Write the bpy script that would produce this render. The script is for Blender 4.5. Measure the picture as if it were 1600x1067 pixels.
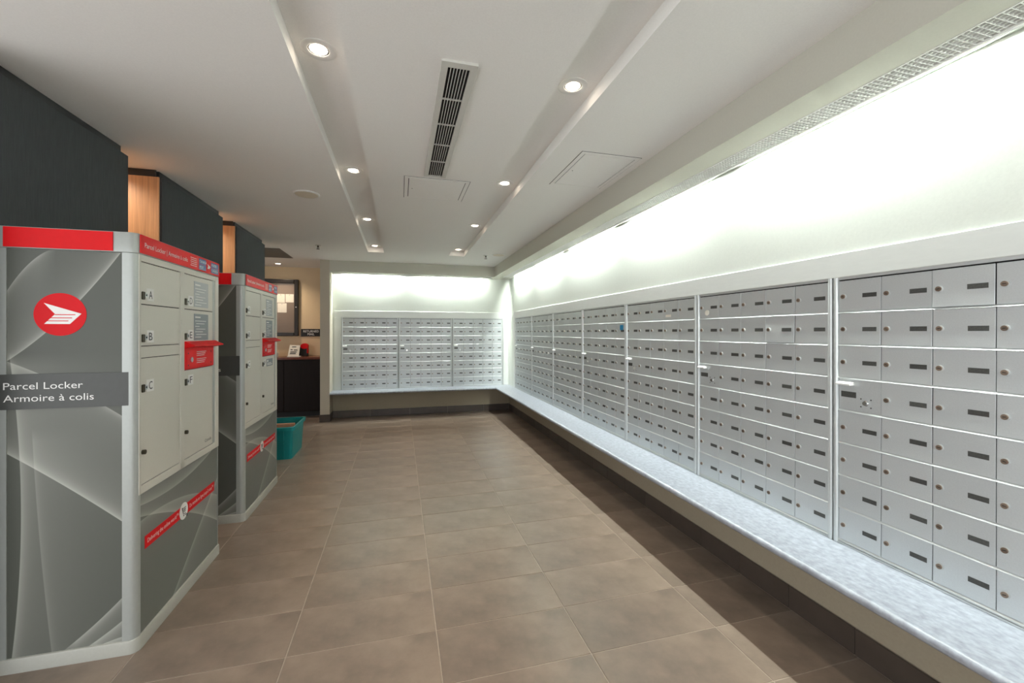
import bpy, bmesh, math, random
from mathutils import Vector, Matrix
random.seed(7)
PI = math.pi
for o in list(bpy.data.objects):
    bpy.data.objects.remove(o, do_unlink=True)
SC = bpy.context.scene
COL = SC.collection

# ------------------------------------------------------------------ camera
CAM_H, YAW, FPX = 1.33, 0.2613, 656.0
cam_data = bpy.data.cameras.new('camera')
cam_data.sensor_fit = 'HORIZONTAL'
cam_data.sensor_width = 36.0
cam_data.lens = 36.0 * FPX / 1600.0
cam_data.shift_y = -(533.5 - 519.3) / 1600.0
cam_data.clip_start = 0.02
cam = bpy.data.objects.new('camera', cam_data)
COL.objects.link(cam)
cam.location = (0, 0, CAM_H)
cam.rotation_euler = (PI / 2, 0, -YAW)
SC.camera = cam

# ------------------------------------------------------------------ world, light levels, exposure
W = bpy.data.worlds.new('world'); SC.world = W
W.use_nodes = True
W.node_tree.nodes['Background'].inputs[0].default_value = (0.96, 0.98, 1.0, 1)
W.node_tree.nodes['Background'].inputs[1].default_value = 1.22      # added ambient fill, entering where the room is left open behind and at left
TUBE_POWER = 345.0
DOWN_POWER = 30.0
NICHE_POWER = 11.0
NOOK_POWER = 24.0
WARM = (1.0, 0.80, 0.60)
SOFTWARM = (1.0, 0.83, 0.66)
COOL = (0.93, 1.0, 0.95)
vs = SC.view_settings
vs.view_transform = 'Standard'; vs.look = 'None'; vs.gamma = 1.0; vs.exposure = 0.95
vs.use_curve_mapping = False

# ------------------------------------------------------------------ materials
def lin(r, g, b):
    f = lambda c: (c / 255 / 12.92) if c / 255 <= 0.04045 else ((c / 255 + 0.055) / 1.055) ** 2.4
    return (f(r), f(g), f(b), 1.0)

class NT:
    def __init__(self, name):
        self.m = bpy.data.materials.new(name); self.m.use_nodes = True
        self.t = self.m.node_tree; self.n = self.t.nodes
        self.b = self.n['Principled BSDF']
    def new(self, typ, **kw):
        n = self.n.new(typ)
        for k, v in kw.items():
            setattr(n, k, v)
        return n
    def link(self, a, b): self.t.links.new(a, b)
    def math(self, op, a, b=None, c=None, clamp=False):
        n = self.n.new('ShaderNodeMath'); n.operation = op; n.use_clamp = clamp
        for i, v in enumerate((a, b, c)):
            if v is None: continue
            if isinstance(v, (int, float)): n.inputs[i].default_value = v
            else: self.link(v, n.inputs[i])
        return n.outputs[0]
    def mix(self, fac, a, b):
        n = self.n.new('ShaderNodeMix'); n.data_type = 'RGBA'
        for sock, v in ((n.inputs[0], fac), (n.inputs[6], a), (n.inputs[7], b)):
            if isinstance(v, (int, float, tuple)): sock.default_value = v
            else: self.link(v, sock)
        return n.outputs[2]

def mat(name, col, rough=0.6, metal=0.0, noise=0.0, nscale=20.0, stretch=(1, 1, 1), bump=0.0, spec=0.5, rand=0.0, coat=0.0):
    N = NT(name)
    N.b.inputs['Roughness'].default_value = rough
    N.b.inputs['Metallic'].default_value = metal
    N.b.inputs['Specular IOR Level'].default_value = spec
    N.b.inputs['Coat Weight'].default_value = coat
    src = None
    if noise > 0 or bump > 0:
        tc = N.new('ShaderNodeTexCoord'); mp = N.new('ShaderNodeMapping')
        mp.inputs['Scale'].default_value = stretch
        N.link(tc.outputs['Object'], mp.inputs['Vector'])
        nz = N.new('ShaderNodeTexNoise'); nz.inputs['Scale'].default_value = nscale; nz.inputs['Detail'].default_value = 6.0
        nz.inputs['Roughness'].default_value = 0.62
        N.link(mp.outputs[0], nz.inputs['Vector'])
        src = nz.outputs[0]
    colr = col
    if noise > 0:
        lo = tuple(max(0, c * (1 - noise)) for c in col[:3]) + (1,)
        hi = tuple(min(1, c * (1 + noise)) for c in col[:3]) + (1,)
        k = N.math('MULTIPLY_ADD', src, 2.2, -0.6, clamp=True)
        colr = N.mix(k, lo, hi)
    if rand > 0:
        oi = N.new('ShaderNodeObjectInfo')
        hs = N.new('ShaderNodeHueSaturation')
        N.link(N.math('MULTIPLY_ADD', oi.outputs['Random'], 2 * rand, 1 - rand), hs.inputs['Value'])
        if isinstance(colr, tuple): hs.inputs['Color'].default_value = colr
        else: N.link(colr, hs.inputs['Color'])
        colr = hs.outputs[0]
    if isinstance(colr, tuple): N.b.inputs['Base Color'].default_value = colr
    else: N.link(colr, N.b.inputs['Base Color'])
    if bump > 0:
        bp = N.new('ShaderNodeBump'); bp.inputs['Strength'].default_value = bump; bp.inputs['Distance'].default_value = 0.004
        N.link(src, bp.inputs['Height']); N.link(bp.outputs[0], N.b.inputs['Normal'])
    return N.m

def emit(name, col, strength):
    N = NT(name)
    N.b.inputs['Base Color'].default_value = (0.9, 0.9, 0.9, 1)
    N.b.inputs['Emission Color'].default_value = (*col, 1)
    N.b.inputs['Emission Strength'].default_value = strength
    return N.m

def swoosh_mat(name, base, light, axes, curves, rough=0.38):
    """printed panel: pale ribbons along curves; each curve is (swap, a, b, c, side, k, amp): v = a + b u + c u^2,
    sharp on one side of the line and fading out on the other"""
    N = NT(name)
    N.b.inputs['Roughness'].default_value = rough; N.b.inputs['Specular IOR Level'].default_value = 0.3
    tc = N.new('ShaderNodeTexCoord'); sp = N.new('ShaderNodeSeparateXYZ')
    N.link(tc.outputs['Object'], sp.inputs[0])
    U, V = sp.outputs[axes[0]], sp.outputs[axes[1]]
    tot = None
    for swap, a, b, c, side, k, amp, u0, u1 in curves:
        u, v = (V, U) if swap else (U, V)
        val = N.math('MULTIPLY_ADD', N.math('MULTIPLY_ADD', u, c, b), u, a)
        d = N.math('MULTIPLY', N.math('SUBTRACT', v, val), side)
        edge = N.math('MULTIPLY_ADD', d, 400.0, 0.5, clamp=True)
        fade = N.math('POWER', 2.718, N.math('MULTIPLY', N.math('MAXIMUM', d, 0.0), -k))
        wide = N.math('MULTIPLY', N.math('POWER', 2.718, N.math('MULTIPLY', N.math('MAXIMUM', d, 0.0), -k * 0.12)), 0.45)
        r = N.math('MULTIPLY', N.math('MULTIPLY', edge, N.math('ADD', fade, wide)), amp)
        if u0 is not None:
            lo = N.math('MULTIPLY', N.math('SUBTRACT', u, u0), 18.0, clamp=True); hi = N.math('MULTIPLY', N.math('SUBTRACT', u1, u), 18.0, clamp=True)
            r = N.math('MULTIPLY', r, N.math('MULTIPLY', lo, hi))
        tot = r if tot is None else N.math('ADD', tot, r)
    tot = N.math('MINIMUM', tot, 1.0)
    N.link(N.mix(tot, base, light), N.b.inputs['Base Color'])
    return N.m

M = {}
M['ceiling'] = mat('ceiling_paint', lin(240, 239, 235), 0.9, noise=0.03, nscale=160, bump=0.12)
M['paint'] = mat('wall_paint_pale', lin(208, 212, 204), 0.75, noise=0.03, nscale=90, bump=0.08)
M['soffit'] = mat('soffit_paint', lin(196, 195, 183), 0.8, noise=0.03, nscale=120, bump=0.06)
M['taupe'] = mat('wall_paint_taupe', lin(186, 178, 162), 0.8, noise=0.04, nscale=100, bump=0.06)
M['trayshade'] = mat('tray_shade', lin(112, 106, 98), 0.85, noise=0.04, nscale=80)  # dark colour stands in for the shade of a raised ceiling
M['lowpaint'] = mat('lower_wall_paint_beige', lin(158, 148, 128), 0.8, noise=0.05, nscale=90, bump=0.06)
M['trim'] = mat('trim_paint', lin(214, 217, 213), 0.5, noise=0.03, nscale=60, stretch=(1, 0.2, 1), bump=0.03)
M['nookwall'] = mat('nook_paint_cream', lin(222, 200, 165), 0.85, noise=0.04, nscale=80, bump=0.05)
M['tile'] = mat('floor_tile_glazed', lin(128, 114, 102), 0.30, noise=0.42, nscale=2.6, bump=0.03, spec=0.45, rand=0.06)
M['basetile'] = mat('baseboard_tile', lin(72, 63, 56), 0.4, noise=0.15, nscale=6, rand=0.06)
M['grout'] = mat('grout', lin(168, 156, 142), 0.9, noise=0.15, nscale=30)
M['wallpaper'] = mat('charcoal_wallpaper', lin(62, 64, 66), 0.85, spec=0.2, noise=0.16, nscale=150, stretch=(1, 1, 0.08), bump=0.1)
M['reveal'] = mat('black_reveal', lin(38, 38, 39), 0.6, noise=0.1, nscale=40)
M['wood'] = mat('oak_veneer', lin(190, 148, 108), 0.45, noise=0.24, nscale=90, stretch=(1, 1, 0.03))
M['alu'] = mat('brushed_aluminium', lin(203, 208, 209), 0.43, metal=0.42, noise=0.05, nscale=220, stretch=(1, 1, 1), rand=0.035)
M['aluframe'] = mat('aluminium_frame', lin(205, 209, 209), 0.45, metal=0.6, noise=0.03, nscale=60)
M['gap'] = mat('dark_gap', lin(26, 27, 28), 0.8, noise=0.1)
M['plate'] = mat('engraved_number_plate', lin(72, 73, 70), 0.5, noise=0.35, nscale=260, rand=0.18)
M['brass'] = mat('worn_lock_metal', lin(136, 120, 106), 0.35, metal=0.6, noise=0.2, nscale=120, rand=0.2)
M['slot'] = mat('lock_keyway', lin(25, 22, 20), 0.7, noise=0.1)
M['chrome'] = mat('chrome', lin(225, 226, 226), 0.18, metal=0.95, noise=0.04, nscale=40)
M['laminate'] = mat('bench_laminate', lin(146, 151, 160), 0.3, noise=0.30, nscale=30, stretch=(1.7, 1.1, 1), spec=0.5)
M['white'] = mat('white_enamel', lin(232, 232, 228), 0.4, noise=0.02, nscale=60)
M['louver'] = mat('louver_grid', (0.22, 0.225, 0.23, 1), 0.5, spec=0.2, noise=0.02, nscale=60)
M['plenum'] = mat('plenum_grey', lin(120, 122, 122), 0.7, noise=0.08, nscale=40)
M['ventgrey'] = mat('vent_enamel', lin(206, 205, 198), 0.45, noise=0.03, nscale=60)
M['cream'] = mat('cream_plastic', lin(222, 214, 196), 0.5, noise=0.04, nscale=300)
M['lockergrey'] = mat('locker_powder_coat', lin(216, 214, 205), 0.4, noise=0.03, nscale=220, bump=0.03)
M['lockerpost'] = mat('locker_corner_aluminium', lin(176, 181, 178), 0.35, metal=0.3, noise=0.03, nscale=60)
M['plinth'] = mat('locker_plinth_plastic', lin(176, 177, 170), 0.5, noise=0.03, nscale=120)
M['red'] = mat('post_red', lin(218, 0, 12), 0.5, spec=0.25, noise=0.03, nscale=40)
M['redprint'] = mat('red_print', lin(214, 0, 16), 0.5, spec=0.25, noise=0.02, nscale=40)
M['whiteprint'] = mat('white_print', lin(240, 240, 238), 0.5, noise=0.02, nscale=40)
M['darkprint'] = mat('dark_band_print', lin(72, 74, 72), 0.4, noise=0.06, nscale=40)
M['blackprint'] = mat('black_print', lin(40, 44, 54), 0.5, noise=0.05, nscale=40)
M['blueprint'] = mat('blue_print', lin(30, 74, 140), 0.4, noise=0.03, nscale=40)
M['greysticker'] = mat('grey_sticker', lin(132, 142, 148), 0.4, noise=0.04, nscale=60)
M['palesticker'] = mat('pale_grey_sticker', lin(172, 178, 182), 0.35, noise=0.04, nscale=60)
M['darkmetal'] = mat('lock_body_dark', lin(66, 62, 48), 0.4, metal=0.5, noise=0.15, nscale=60)
M['teal'] = mat('teal_plastic', lin(10, 140, 142), 0.4, noise=0.06, nscale=14)
M['envelope'] = mat('envelope_paper', lin(244, 170, 136), 0.7, noise=0.05, nscale=20)
M['paper'] = mat('paper', lin(236, 232, 220), 0.8, noise=0.03, nscale=30)
M['espresso'] = mat('espresso_wood', lin(28, 21, 19), 0.6, spec=0.25, noise=0.2, nscale=60, stretch=(1, 1, 0.06))
M['espressotop'] = mat('counter_top', lin(112, 66, 54), 0.25, noise=0.15, nscale=30)
M['boardframe'] = mat('board_frame_bronze', lin(46, 42, 39), 0.35, metal=0.3, noise=0.08, nscale=60)
M['felt'] = mat('board_felt', lin(118, 100, 86), 0.95, noise=0.12, nscale=120)
M['signblack'] = mat('sign_black', lin(24, 20, 20), 0.35, noise=0.05, nscale=40)
M['cyan'] = mat('blue_sticker', lin(28, 150, 205), 0.4, noise=0.05, nscale=80)
M['rubber'] = mat('black_rubber', lin(34, 34, 34), 0.6, noise=0.08, nscale=60)
M['tube'] = emit('lit_tube', COOL, TUBE_POWER)
M['lens'] = emit('lit_lens', SOFTWARM, 9.0)
G = NT('board_glass')
G.b.inputs['Base Color'].default_value = (0.95, 0.95, 0.95, 1); G.b.inputs['Roughness'].default_value = 0.06; G.b.inputs['Specular IOR Level'].default_value = 0.25
G.b.inputs['Alpha'].default_value = 0.05
M['glass'] = G.m

# ------------------------------------------------------------------ geometry helpers
class MB:
    def __init__(self): self.v = []; self.f = []
    def box(self, x0, x1, y0, y1, z0, z1):
        i = len(self.v)
        self.v += [(x0, y0, z0), (x1, y0, z0), (x1, y1, z0), (x0, y1, z0), (x0, y0, z1), (x1, y0, z1), (x1, y1, z1), (x0, y1, z1)]
        self.f += [tuple(i + k for k in q) for q in ((0, 3, 2, 1), (4, 5, 6, 7), (0, 1, 5, 4), (1, 2, 6, 5), (2, 3, 7, 6), (3, 0, 4, 7))]
        return self
    def prism(self, poly, lo, hi, axis='z'):
        """closed outline (counter-clockwise seen from +axis) pushed from lo to hi along an axis"""
        i = len(self.v); n = len(poly)
        def p(a, b, h): return {'z': (a, b, h), 'x': (h, a, b), 'y': (b, h, a)}[axis]
        self.v += [p(a, b, lo) for a, b in poly] + [p(a, b, hi) for a, b in poly]
        self.f.append(tuple(i + k for k in reversed(range(n)))); self.f.append(tuple(i + n + k for k in range(n)))
        for k in range(n):
            j = (k + 1) % n
            self.f.append((i + k, i + j, i + n + j, i + n + k))
        return self
    def cyl(self, c, r, h0, h1, axis='z', n=20, r2=None):
        r2 = r if r2 is None else r2
        i = len(self.v)
        def p(a, b, h):
            return {'z': (c[0] + a, c[1] + b, h), 'x': (h, c[0] + a, c[1] + b), 'y': (c[1] + b, h, c[0] + a)}[axis]
        for rr, h in ((r, h0), (r2, h1)):
            self.v += [p(rr * math.cos(2 * PI * k / n), rr * math.sin(2 * PI * k / n), h) for k in range(n)]
        self.f.append(tuple(i + k for k in reversed(range(n)))); self.f.append(tuple(i + n + k for k in range(n)))
        for k in range(n):
            j = (k + 1) % n
            self.f.append((i + k, i + j, i + n + j, i + n + k))
        return self
    def loft(self, rings, cap0=True, cap1=True):
        i = len(self.v); n = len(rings[0])
        for r in rings: self.v += list(r)
        for q in range(len(rings) - 1):
            for k in range(n):
                j = (k + 1) % n
                self.f.append((i + q * n + k, i + q * n + j, i + (q + 1) * n + j, i + (q + 1) * n + k))
        if cap0: self.f.append(tuple(i + k for k in reversed(range(n))))
        if cap1: self.f.append(tuple(i + (len(rings) - 1) * n + k for k in range(n)))
        return self
    def mesh(self, name, m, bevel=0.0, seg=2, smooth=False):
        me = bpy.data.meshes.new(name)
        me.from_pydata(self.v, [], self.f); me.update()
        bm = bmesh.new(); bm.from_mesh(me)
        bmesh.ops.recalc_face_normals(bm, faces=bm.faces)
        if bevel > 0:
            bmesh.ops.bevel(bm, geom=list(bm.edges), offset=bevel, segments=seg, affect='EDGES', profile=0.5, clamp_overlap=True)
        bm.to_mesh(me); bm.free()
        if smooth:
            for p in me.polygons: p.use_smooth = True
            try: me.set_sharp_from_angle(angle=math.radians(40))
            except Exception: pass
        me.materials.append(M[m] if isinstance(m, str) else m)
        return me
    def build(self, name, m, parent=None, **kw):
        return link(name, self.mesh(name, m, **kw), parent)

def link(name, me, parent=None, loc=None):
    o = bpy.data.objects.new(name, me); COL.objects.link(o)
    if parent: o.parent = parent
    if loc: o.location = loc
    return o
def tag(o, label=None, cat=None, group=None, kind=None):
    if label: o['label'] = label
    if cat: o['category'] = cat
    if group: o['group'] = group
    if kind: o['kind'] = kind
    return o
def empty(name, loc=(0, 0, 0), rz=0.0):
    o = bpy.data.objects.new(name, None); COL.objects.link(o)
    o.empty_display_size = 0.05; o.location = loc; o.rotation_euler = (0, 0, rz)
    return o
def struct(o): o['kind'] = 'structure'; return o
def copy_tree(o, parent=None):
    c = o.copy(); COL.objects.link(c)
    if parent: c.parent = parent
    for ch in list(o.children): copy_tree(ch, c)
    return c
def rrect(hx, hy, r, z, cx=0, cy=0, n=5):
    out = []
    for sx, sy, a0 in ((1, 1, 0), (-1, 1, 90), (-1, -1, 180), (1, -1, 270)):
        for k in range(n + 1):
            a = math.radians(a0 + 90 * k / n)
            out.append((cx + sx * (hx - r) + r * math.cos(a), cy + sy * (hy - r) + r * math.sin(a), z))
    return out
DG = None
def text_mesh(name, s, width, height, m, plane, at, align='L', thick=0.0006, spacing=1.0):
    """flat lettering fitted to width; height is the cap height. plane 'x' faces +X and reads along +Y, plane 'y' faces -Y and reads along +X"""
    cu = bpy.data.curves.new(name, 'FONT'); cu.body = s; cu.size = 1.0; cu.space_line = spacing
    cu.resolution_u = 3
    if align == 'C': cu.align_x = 'CENTER'
    to = bpy.data.objects.new(name, cu); COL.objects.link(to)
    dg = bpy.context.evaluated_depsgraph_get()
    me = bpy.data.meshes.new_from_object(to.evaluated_get(dg))
    bpy.data.objects.remove(to); bpy.data.curves.remove(cu)
    xs = [v.co.x for v in me.vertices]; x0, x1 = min(xs), max(xs)
    sx = width / (x1 - x0) if width else height / 0.69
    sy = height / 0.69
    xc = (x0 + x1) / 2 if align == 'C' else x0
    for v in me.vertices:
        a, b = (v.co.x - xc) * sx, v.co.y * sy
        v.co = (at[0] + thick, at[1] + a, at[2] + b) if plane == 'x' else (at[0] + a, at[1] - thick, at[2] + b)
    me.materials.clear(); me.materials.append(M[m])
    return me
def lettering(name, s, width, height, m, plane, at, parent, **kw):
    return link(name, text_mesh(name, s, width, height, m, plane, at, **kw), parent)

# ------------------------------------------------------------------ dimensions of the room
ZC = 2.408                       # ceiling
XW = 1.826                       # right wall face
YB = 7.02                        # back wall face
YP = 6.74                        # front plane of the back pillar and header
XS = 1.50; ZS = 2.239            # soffit front and underside
YR = -3.0                        # room goes on behind the camera
BENCH_Z = 0.428
ROOF = 2.473
CH_L = (-0.41, -0.205); CH_R = (0.665, 0.882); CH_END = 5.93

# ------------------------------------------------------------------ floor with single tiles
floor = struct(MB().box(-3.0, 1.95, YR, 7.8, -0.06, -0.0022).build('floor', 'grout'))
TX0, TY0, TW, TD = 0.158, 2.2055, 0.61, 0.305
tile_cache = {}
def tile(x0, x1, y0, y1):
    key = (round(x1 - x0, 3), round(y1 - y0, 3))
    if key not in tile_cache:
        tile_cache[key] = MB().box(0, key[0], 0, key[1], -0.006, 0).mesh('floor_tile', 'tile', bevel=0.0012, seg=1)
    link('floor_tile', tile_cache[key], floor, (x0, y0, 0))
GJ = 0.0018
for i in range(-6, 4):
    for j in range(-11, 19):
        x0, x1 = TX0 + i * TW, TX0 + (i + 1) * TW
        y0, y1 = TY0 + j * TD, TY0 + (j + 1) * TD
        x0, x1, y0, y1 = max(x0, -2.95), min(x1, 1.813), max(y0, YR), min(y1, 7.64)
        if x1 - x0 < 0.02 or y1 - y0 < 0.02: continue
        if y1 < -0.9: continue
        if x1 < -2.2 and y1 < 5.3: continue
        tile(x0 + GJ, x1 - GJ, y0 + GJ, y1 - GJ)
far_floor = MB().box(-2.95, 1.81, YR, TY0 - 11 * TD, -0.006, 0)
far_floor = far_floor.build('floor_tile', 'tile', floor)

# ------------------------------------------------------------------ ceiling with its two lamp channels, soffits
cb = MB()
ZT = 2.62
cb.box(-3.0, -1.5, YR, 7.8, ZC, ZT)
cb.box(-1.5, CH_L[0], YR, 7.8, ZC, ZT)
cb.box(CH_L[1], CH_R[0], YR, 7.8, ZC, ZT)
cb.box(CH_R[1], 1.95, YR, 7.8, ZC, ZT)
for a, b in (CH_L, CH_R):
    cb.box(a, b, CH_END, 7.8, ZC, ZT); cb.box(a, b, YR, CH_END, ROOF, ZT)
ceiling = struct(cb.build('ceiling', 'ceiling'))
MB().box(-2.94, -1.49, 5.97, 6.69, ZC - 0.006, ZC).build('recess_shade_panel', 'trayshade', ceiling)  # flat dark sheet, paints the shade of a ceiling recess before the nook
SLX0, SLX1 = 1.648, 1.776           # grille in the right soffit; lamps hide in the gap between grille and wall
SLY0, SLY1 = 6.842, 6.970           # the same in the back header
MB().box(XS, SLX0, YR, YP, ZS, ZC).build('soffit_board', 'soffit', ceiling)
MB().box(XS, XW, YP, YB, ZS, ZC).build('soffit_board', 'soffit', ceiling)
MB().box(-1.009, XS, YP, SLY0, ZS, ZC).build('header_board', 'soffit', ceiling)

# ------------------------------------------------------------------ walls
w = MB()
w.box(XW, 1.95, YR, YB, 1.60, ZC)                     # above the mailboxes
w.box(XW + 0.034, 1.95, 0.53, 6.61, BENCH_Z - 0.03, 1.60)     # pocket the mailboxes sit in
w.box(XW, 1.95, 6.61, YB, BENCH_Z - 0.03, 1.60); w.box(XW, 1.95, YR, 0.53, BENCH_Z - 0.03, 1.60)
wr = struct(w.build('wall_right', 'paint'))
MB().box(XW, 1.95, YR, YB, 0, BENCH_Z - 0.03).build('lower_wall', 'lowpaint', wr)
w = MB()
w.box(-1.009, XW, YB, 7.16, 1.60, ZC)
w.box(-0.884, 1.716, YB + 0.034, 7.16, BENCH_Z - 0.03, 1.60)
w.box(-1.009, -0.884, YB, 7.16, BENCH_Z - 0.03, 1.60); w.box(1.716, XW, YB, 7.16, BENCH_Z - 0.03, 1.60)
wr = struct(w.build('wall_back', 'paint'))
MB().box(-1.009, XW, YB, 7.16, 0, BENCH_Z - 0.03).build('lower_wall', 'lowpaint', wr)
struct(MB().box(-1.14, -1.009, YP, 7.66, 0, ZC).build('wall_back_pier', 'taupe'))
struct(MB().box(-3.0, -1.14, 7.65, 7.78, 0, ZC).build('wall_nook', 'nookwall'))
struct(MB().box(-3.08, -2.95, 5.5, 7.65, 0, ZC).build('wall_nook_side', 'nookwall'))

# left side: charcoal pillars with oak-lined niches between them
XP = -1.535
for k, (ya, yb) in enumerate(((1.97, 2.955), (3.313, 4.315), (4.645, 5.53))):
    p = empty('wall_left_pillar', (0, 0, 0)); struct(p)
    MB().box(-2.16, XP, ya, yb, 0, 2.362).build('cladding', 'wallpaper', p, bevel=0.002, seg=1)
    MB().box(-2.13, XP - 0.024, ya + (0.022 if k else 0), yb - 0.024, 2.362, ZC).build('reveal_strip', 'reveal', p)
    if k:
        MB().box(-2.16, XP - 0.012, ya - 0.012, ya, 0, 2.362).build('oak_panel', 'wood', p)
    MB().box(-2.16, XP - 0.012, yb, yb + 0.012, 0, 2.362).build('oak_panel', 'wood', p)
    if k:
        MB().box(-2.16, XP - 0.03, ya - 0.012, ya, 2.362, ZC).build('reveal_strip', 'reveal', p)
struct(MB().box(-2.28, -2.16, 1.97, 5.53, 0, ZC).build('wall_left', 'wood'))  # left out nearer the camera so ambient fill brightens the ceiling

# baseboards, each tile a piece
bb = struct(MB().box(XW - 0.004, XW, YR, YB, 0, 0.108).build('baseboard_right', 'grout'))
bt = MB().box(0, 0.010, 0, TD - 0.003, 0.001, 0.108).mesh('base_tile', 'basetile', bevel=0.001, seg=1)
y = TY0 - 6 * TD - 0.9
y = 1.307 - TD * 4
while y < 6.98:
    if y + TD < 7.01: link('base_tile', bt, bb, (XW - 0.0142, y + 0.0015, 0))
    else: MB().box(0, 0.010, 0, 7.004 - y, 0.001, 0.108).build('base_tile', 'basetile', bb).location = (XW - 0.0142, y + 0.0015, 0)
    y += TD
bb = struct(MB().box(-1.009, XW, YB - 0.004, YB, 0, 0.108).build('baseboard_back', 'grout'))
bt = MB().box(0, TW / 2 * 2 - 0.003, 0, 0.010, 0.001, 0.108).mesh('base_tile', 'basetile', bevel=0.001, seg=1)
for x in (TX0 - TW, TX0, TX0 + TW):
    link('base_tile', bt, bb, (x + 0.0015, YB - 0.0142, 0))
MB().box(-1.005, TX0 - TW - 0.0015, 0, 0.010, 0.001, 0.108).build('base_tile', 'basetile', bb).location = (0, YB - 0.0142, 0)
MB().box(TX0 + 2 * TW + 0.0015, XW - 0.016, 0, 0.010, 0.001, 0.108).build('base_tile', 'basetile', bb).location = (0, YB - 0.0142, 0)
pb = struct(MB().box(-1.149, -1.0, YP - 0.010, YP, 0, 0.108).build('baseboard_pier', 'basetile'))
MB().box(-1.009, -0.999, YP, YB - 0.016, 0, 0.108).build('base_tile', 'basetile', pb)

# frames round the mailboxes
TZ0, TZ1 = 1.565, 1.668
def frame_board(o, name='frame_board'): return o
t1 = struct(MB().box(XW - 0.009, XW, 0.43, 6.71, TZ0, TZ1).build('trim_1', 'trim', bevel=0.002, seg=1))
MB().box(XW - 0.009, XW, 6.602, 6.71, BENCH_Z + 0.001, TZ0).build('frame_stile', 'trim', t1, bevel=0.002, seg=1)
MB().box(XW - 0.009, XW, 0.43, 0.536, BENCH_Z + 0.001, TZ0).build('frame_stile', 'trim', t1, bevel=0.002, seg=1)
t2 = struct(MB().box(-0.984, 1.806, YB - 0.009, YB, TZ0, TZ1).build('trim_2', 'trim', bevel=0.002, seg=1))
MB().box(-0.984, -0.884, YB - 0.009, YB, BENCH_Z + 0.001, TZ0).build('frame_stile', 'trim', t2, bevel=0.002, seg=1)
MB().box(1.718, 1.806, YB - 0.009, YB, BENCH_Z + 0.001, TZ0).build('frame_stile', 'trim', t2, bevel=0.002, seg=1)

# ------------------------------------------------------------------ bench ledge, one L-shaped slab with a round nose
def bench():
    th, r = 0.034, 0.017
    prof = [(0.0, 0.0)]                            # (distance out from wall, z) outline of the section
    D = 0.307
    for k in range(7):
        a = -PI / 2 + PI * k / 6
        prof.append((D - r + r * math.cos(a), r + r * math.sin(a)))
    prof.append((0.0, th))
    rings = []
    rings.append([(XW - 0.001 - d, YR, BENCH_Z - th + z) for d, z in prof])
    rings.append([(XW - 0.001 - d, YB - 0.001 - d, BENCH_Z - th + z) for d, z in prof])
    rings.append([(-1.007, YB - 0.001 - d, BENCH_Z - th + z) for d, z in prof])
    return MB().loft(rings).build('wall_ledge', 'laminate', smooth=True)
tag(bench(), 'long speckled pale grey ledge with rounded edge running below all the mailboxes', 'ledge')

# ------------------------------------------------------------------ mailbox banks
UW, UH = 0.866, 1.136
NR, NC = 8, 5
STILE, RAIL = 0.0215, 0.014
CW = (UW - 2 * STILE) / NC
RP = (UH - 2 * RAIL) / NR
# local frame: x to the viewer's right, front faces -y, wall face at y=0
door_me = MB().box(0.0012, CW - 0.0012, 0.0, 0.004, 0.006, RP - 0.002).mesh('mailbox_door', 'alu', bevel=0.0008, seg=1)
lip_me = MB().prism([(-0.0048, 0.0), (0.004, 0.0), (0.004, 0.007), (0.0005, 0.007)], STILE, UW - STILE, 'x').mesh('row_rail', 'aluframe')
lk = MB(); lk.cyl((0, 0), 0.0112, -0.0035, 0.002, 'y', 18, r2=0.0112); lk.cyl((0, 0), 0.0086, -0.0070, -0.0035, 'y', 18)
lock_me = lk.mesh('lock', 'aluframe', smooth=True)
lock_me.materials.append(M['brass'])
for p_ in lock_me.polygons:
    if min(lock_me.vertices[v_].co.y for v_ in p_.vertices) < -0.005: p_.material_index = 1
lock_me.materials.append(M['slot'])
bm = bmesh.new(); bm.from_mesh(lock_me)
kb = bmesh.ops.create_cube(bm, size=1.0, matrix=Matrix.Translation((0, -0.0071, 0)) @ Matrix.Diagonal((0.009, 0.0012, 0.0022, 1)))
for f in {f for v in kb['verts'] for f in v.link_faces}: f.material_index = 2
bm.to_mesh(lock_me); bm.free()
plate_me = MB().box(-0.026, 0.026, -0.0012, 0.001, -0.0085, 0.0085).mesh('number_plate', 'plate')
plate_black_me = MB().box(-0.026, 0.026, -0.0012, 0.001, -0.0085, 0.0085).mesh('number_plate', 'signblack')
def stile(x0, x1):
    r = (x1 - x0) / 2; c = (x0 + x1) / 2
    poly = [(x1, 0.010), (x0, 0.010), (x0, -0.004)]
    poly += [(c - r * math.cos(PI * k / 6), -0.004 - 0.006 * math.sin(PI * k / 6)) for k in range(1, 6)]
    poly += [(x1, -0.004)]
    return MB().prism(list(reversed(poly)), 0.0, UH, 'z')
stile_l = stile(0.0028, STILE).mesh('frame_stile', 'aluframe', smooth=True)
stile_r = stile(UW - STILE, UW - 0.0028).mesh('frame_stile', 'aluframe', smooth=True)
fr = MB().box(STILE, UW - STILE, -0.006, 0.010, 0.0, 0.006); fr.box(STILE, UW - STILE, -0.003, 0.010, 0.0075, RAIL - 0.001)
sill_me = fr.mesh('frame_rail', 'aluframe')
head_me = MB().box(STILE, UW - STILE, -0.004, 0.010, UH - RAIL + 0.003, UH).mesh('frame_rail', 'aluframe')
body_me = MB().box(0.001, UW - 0.001, 0.005, 0.032, 0, UH).mesh('cabinet_body', 'gap')
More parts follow.
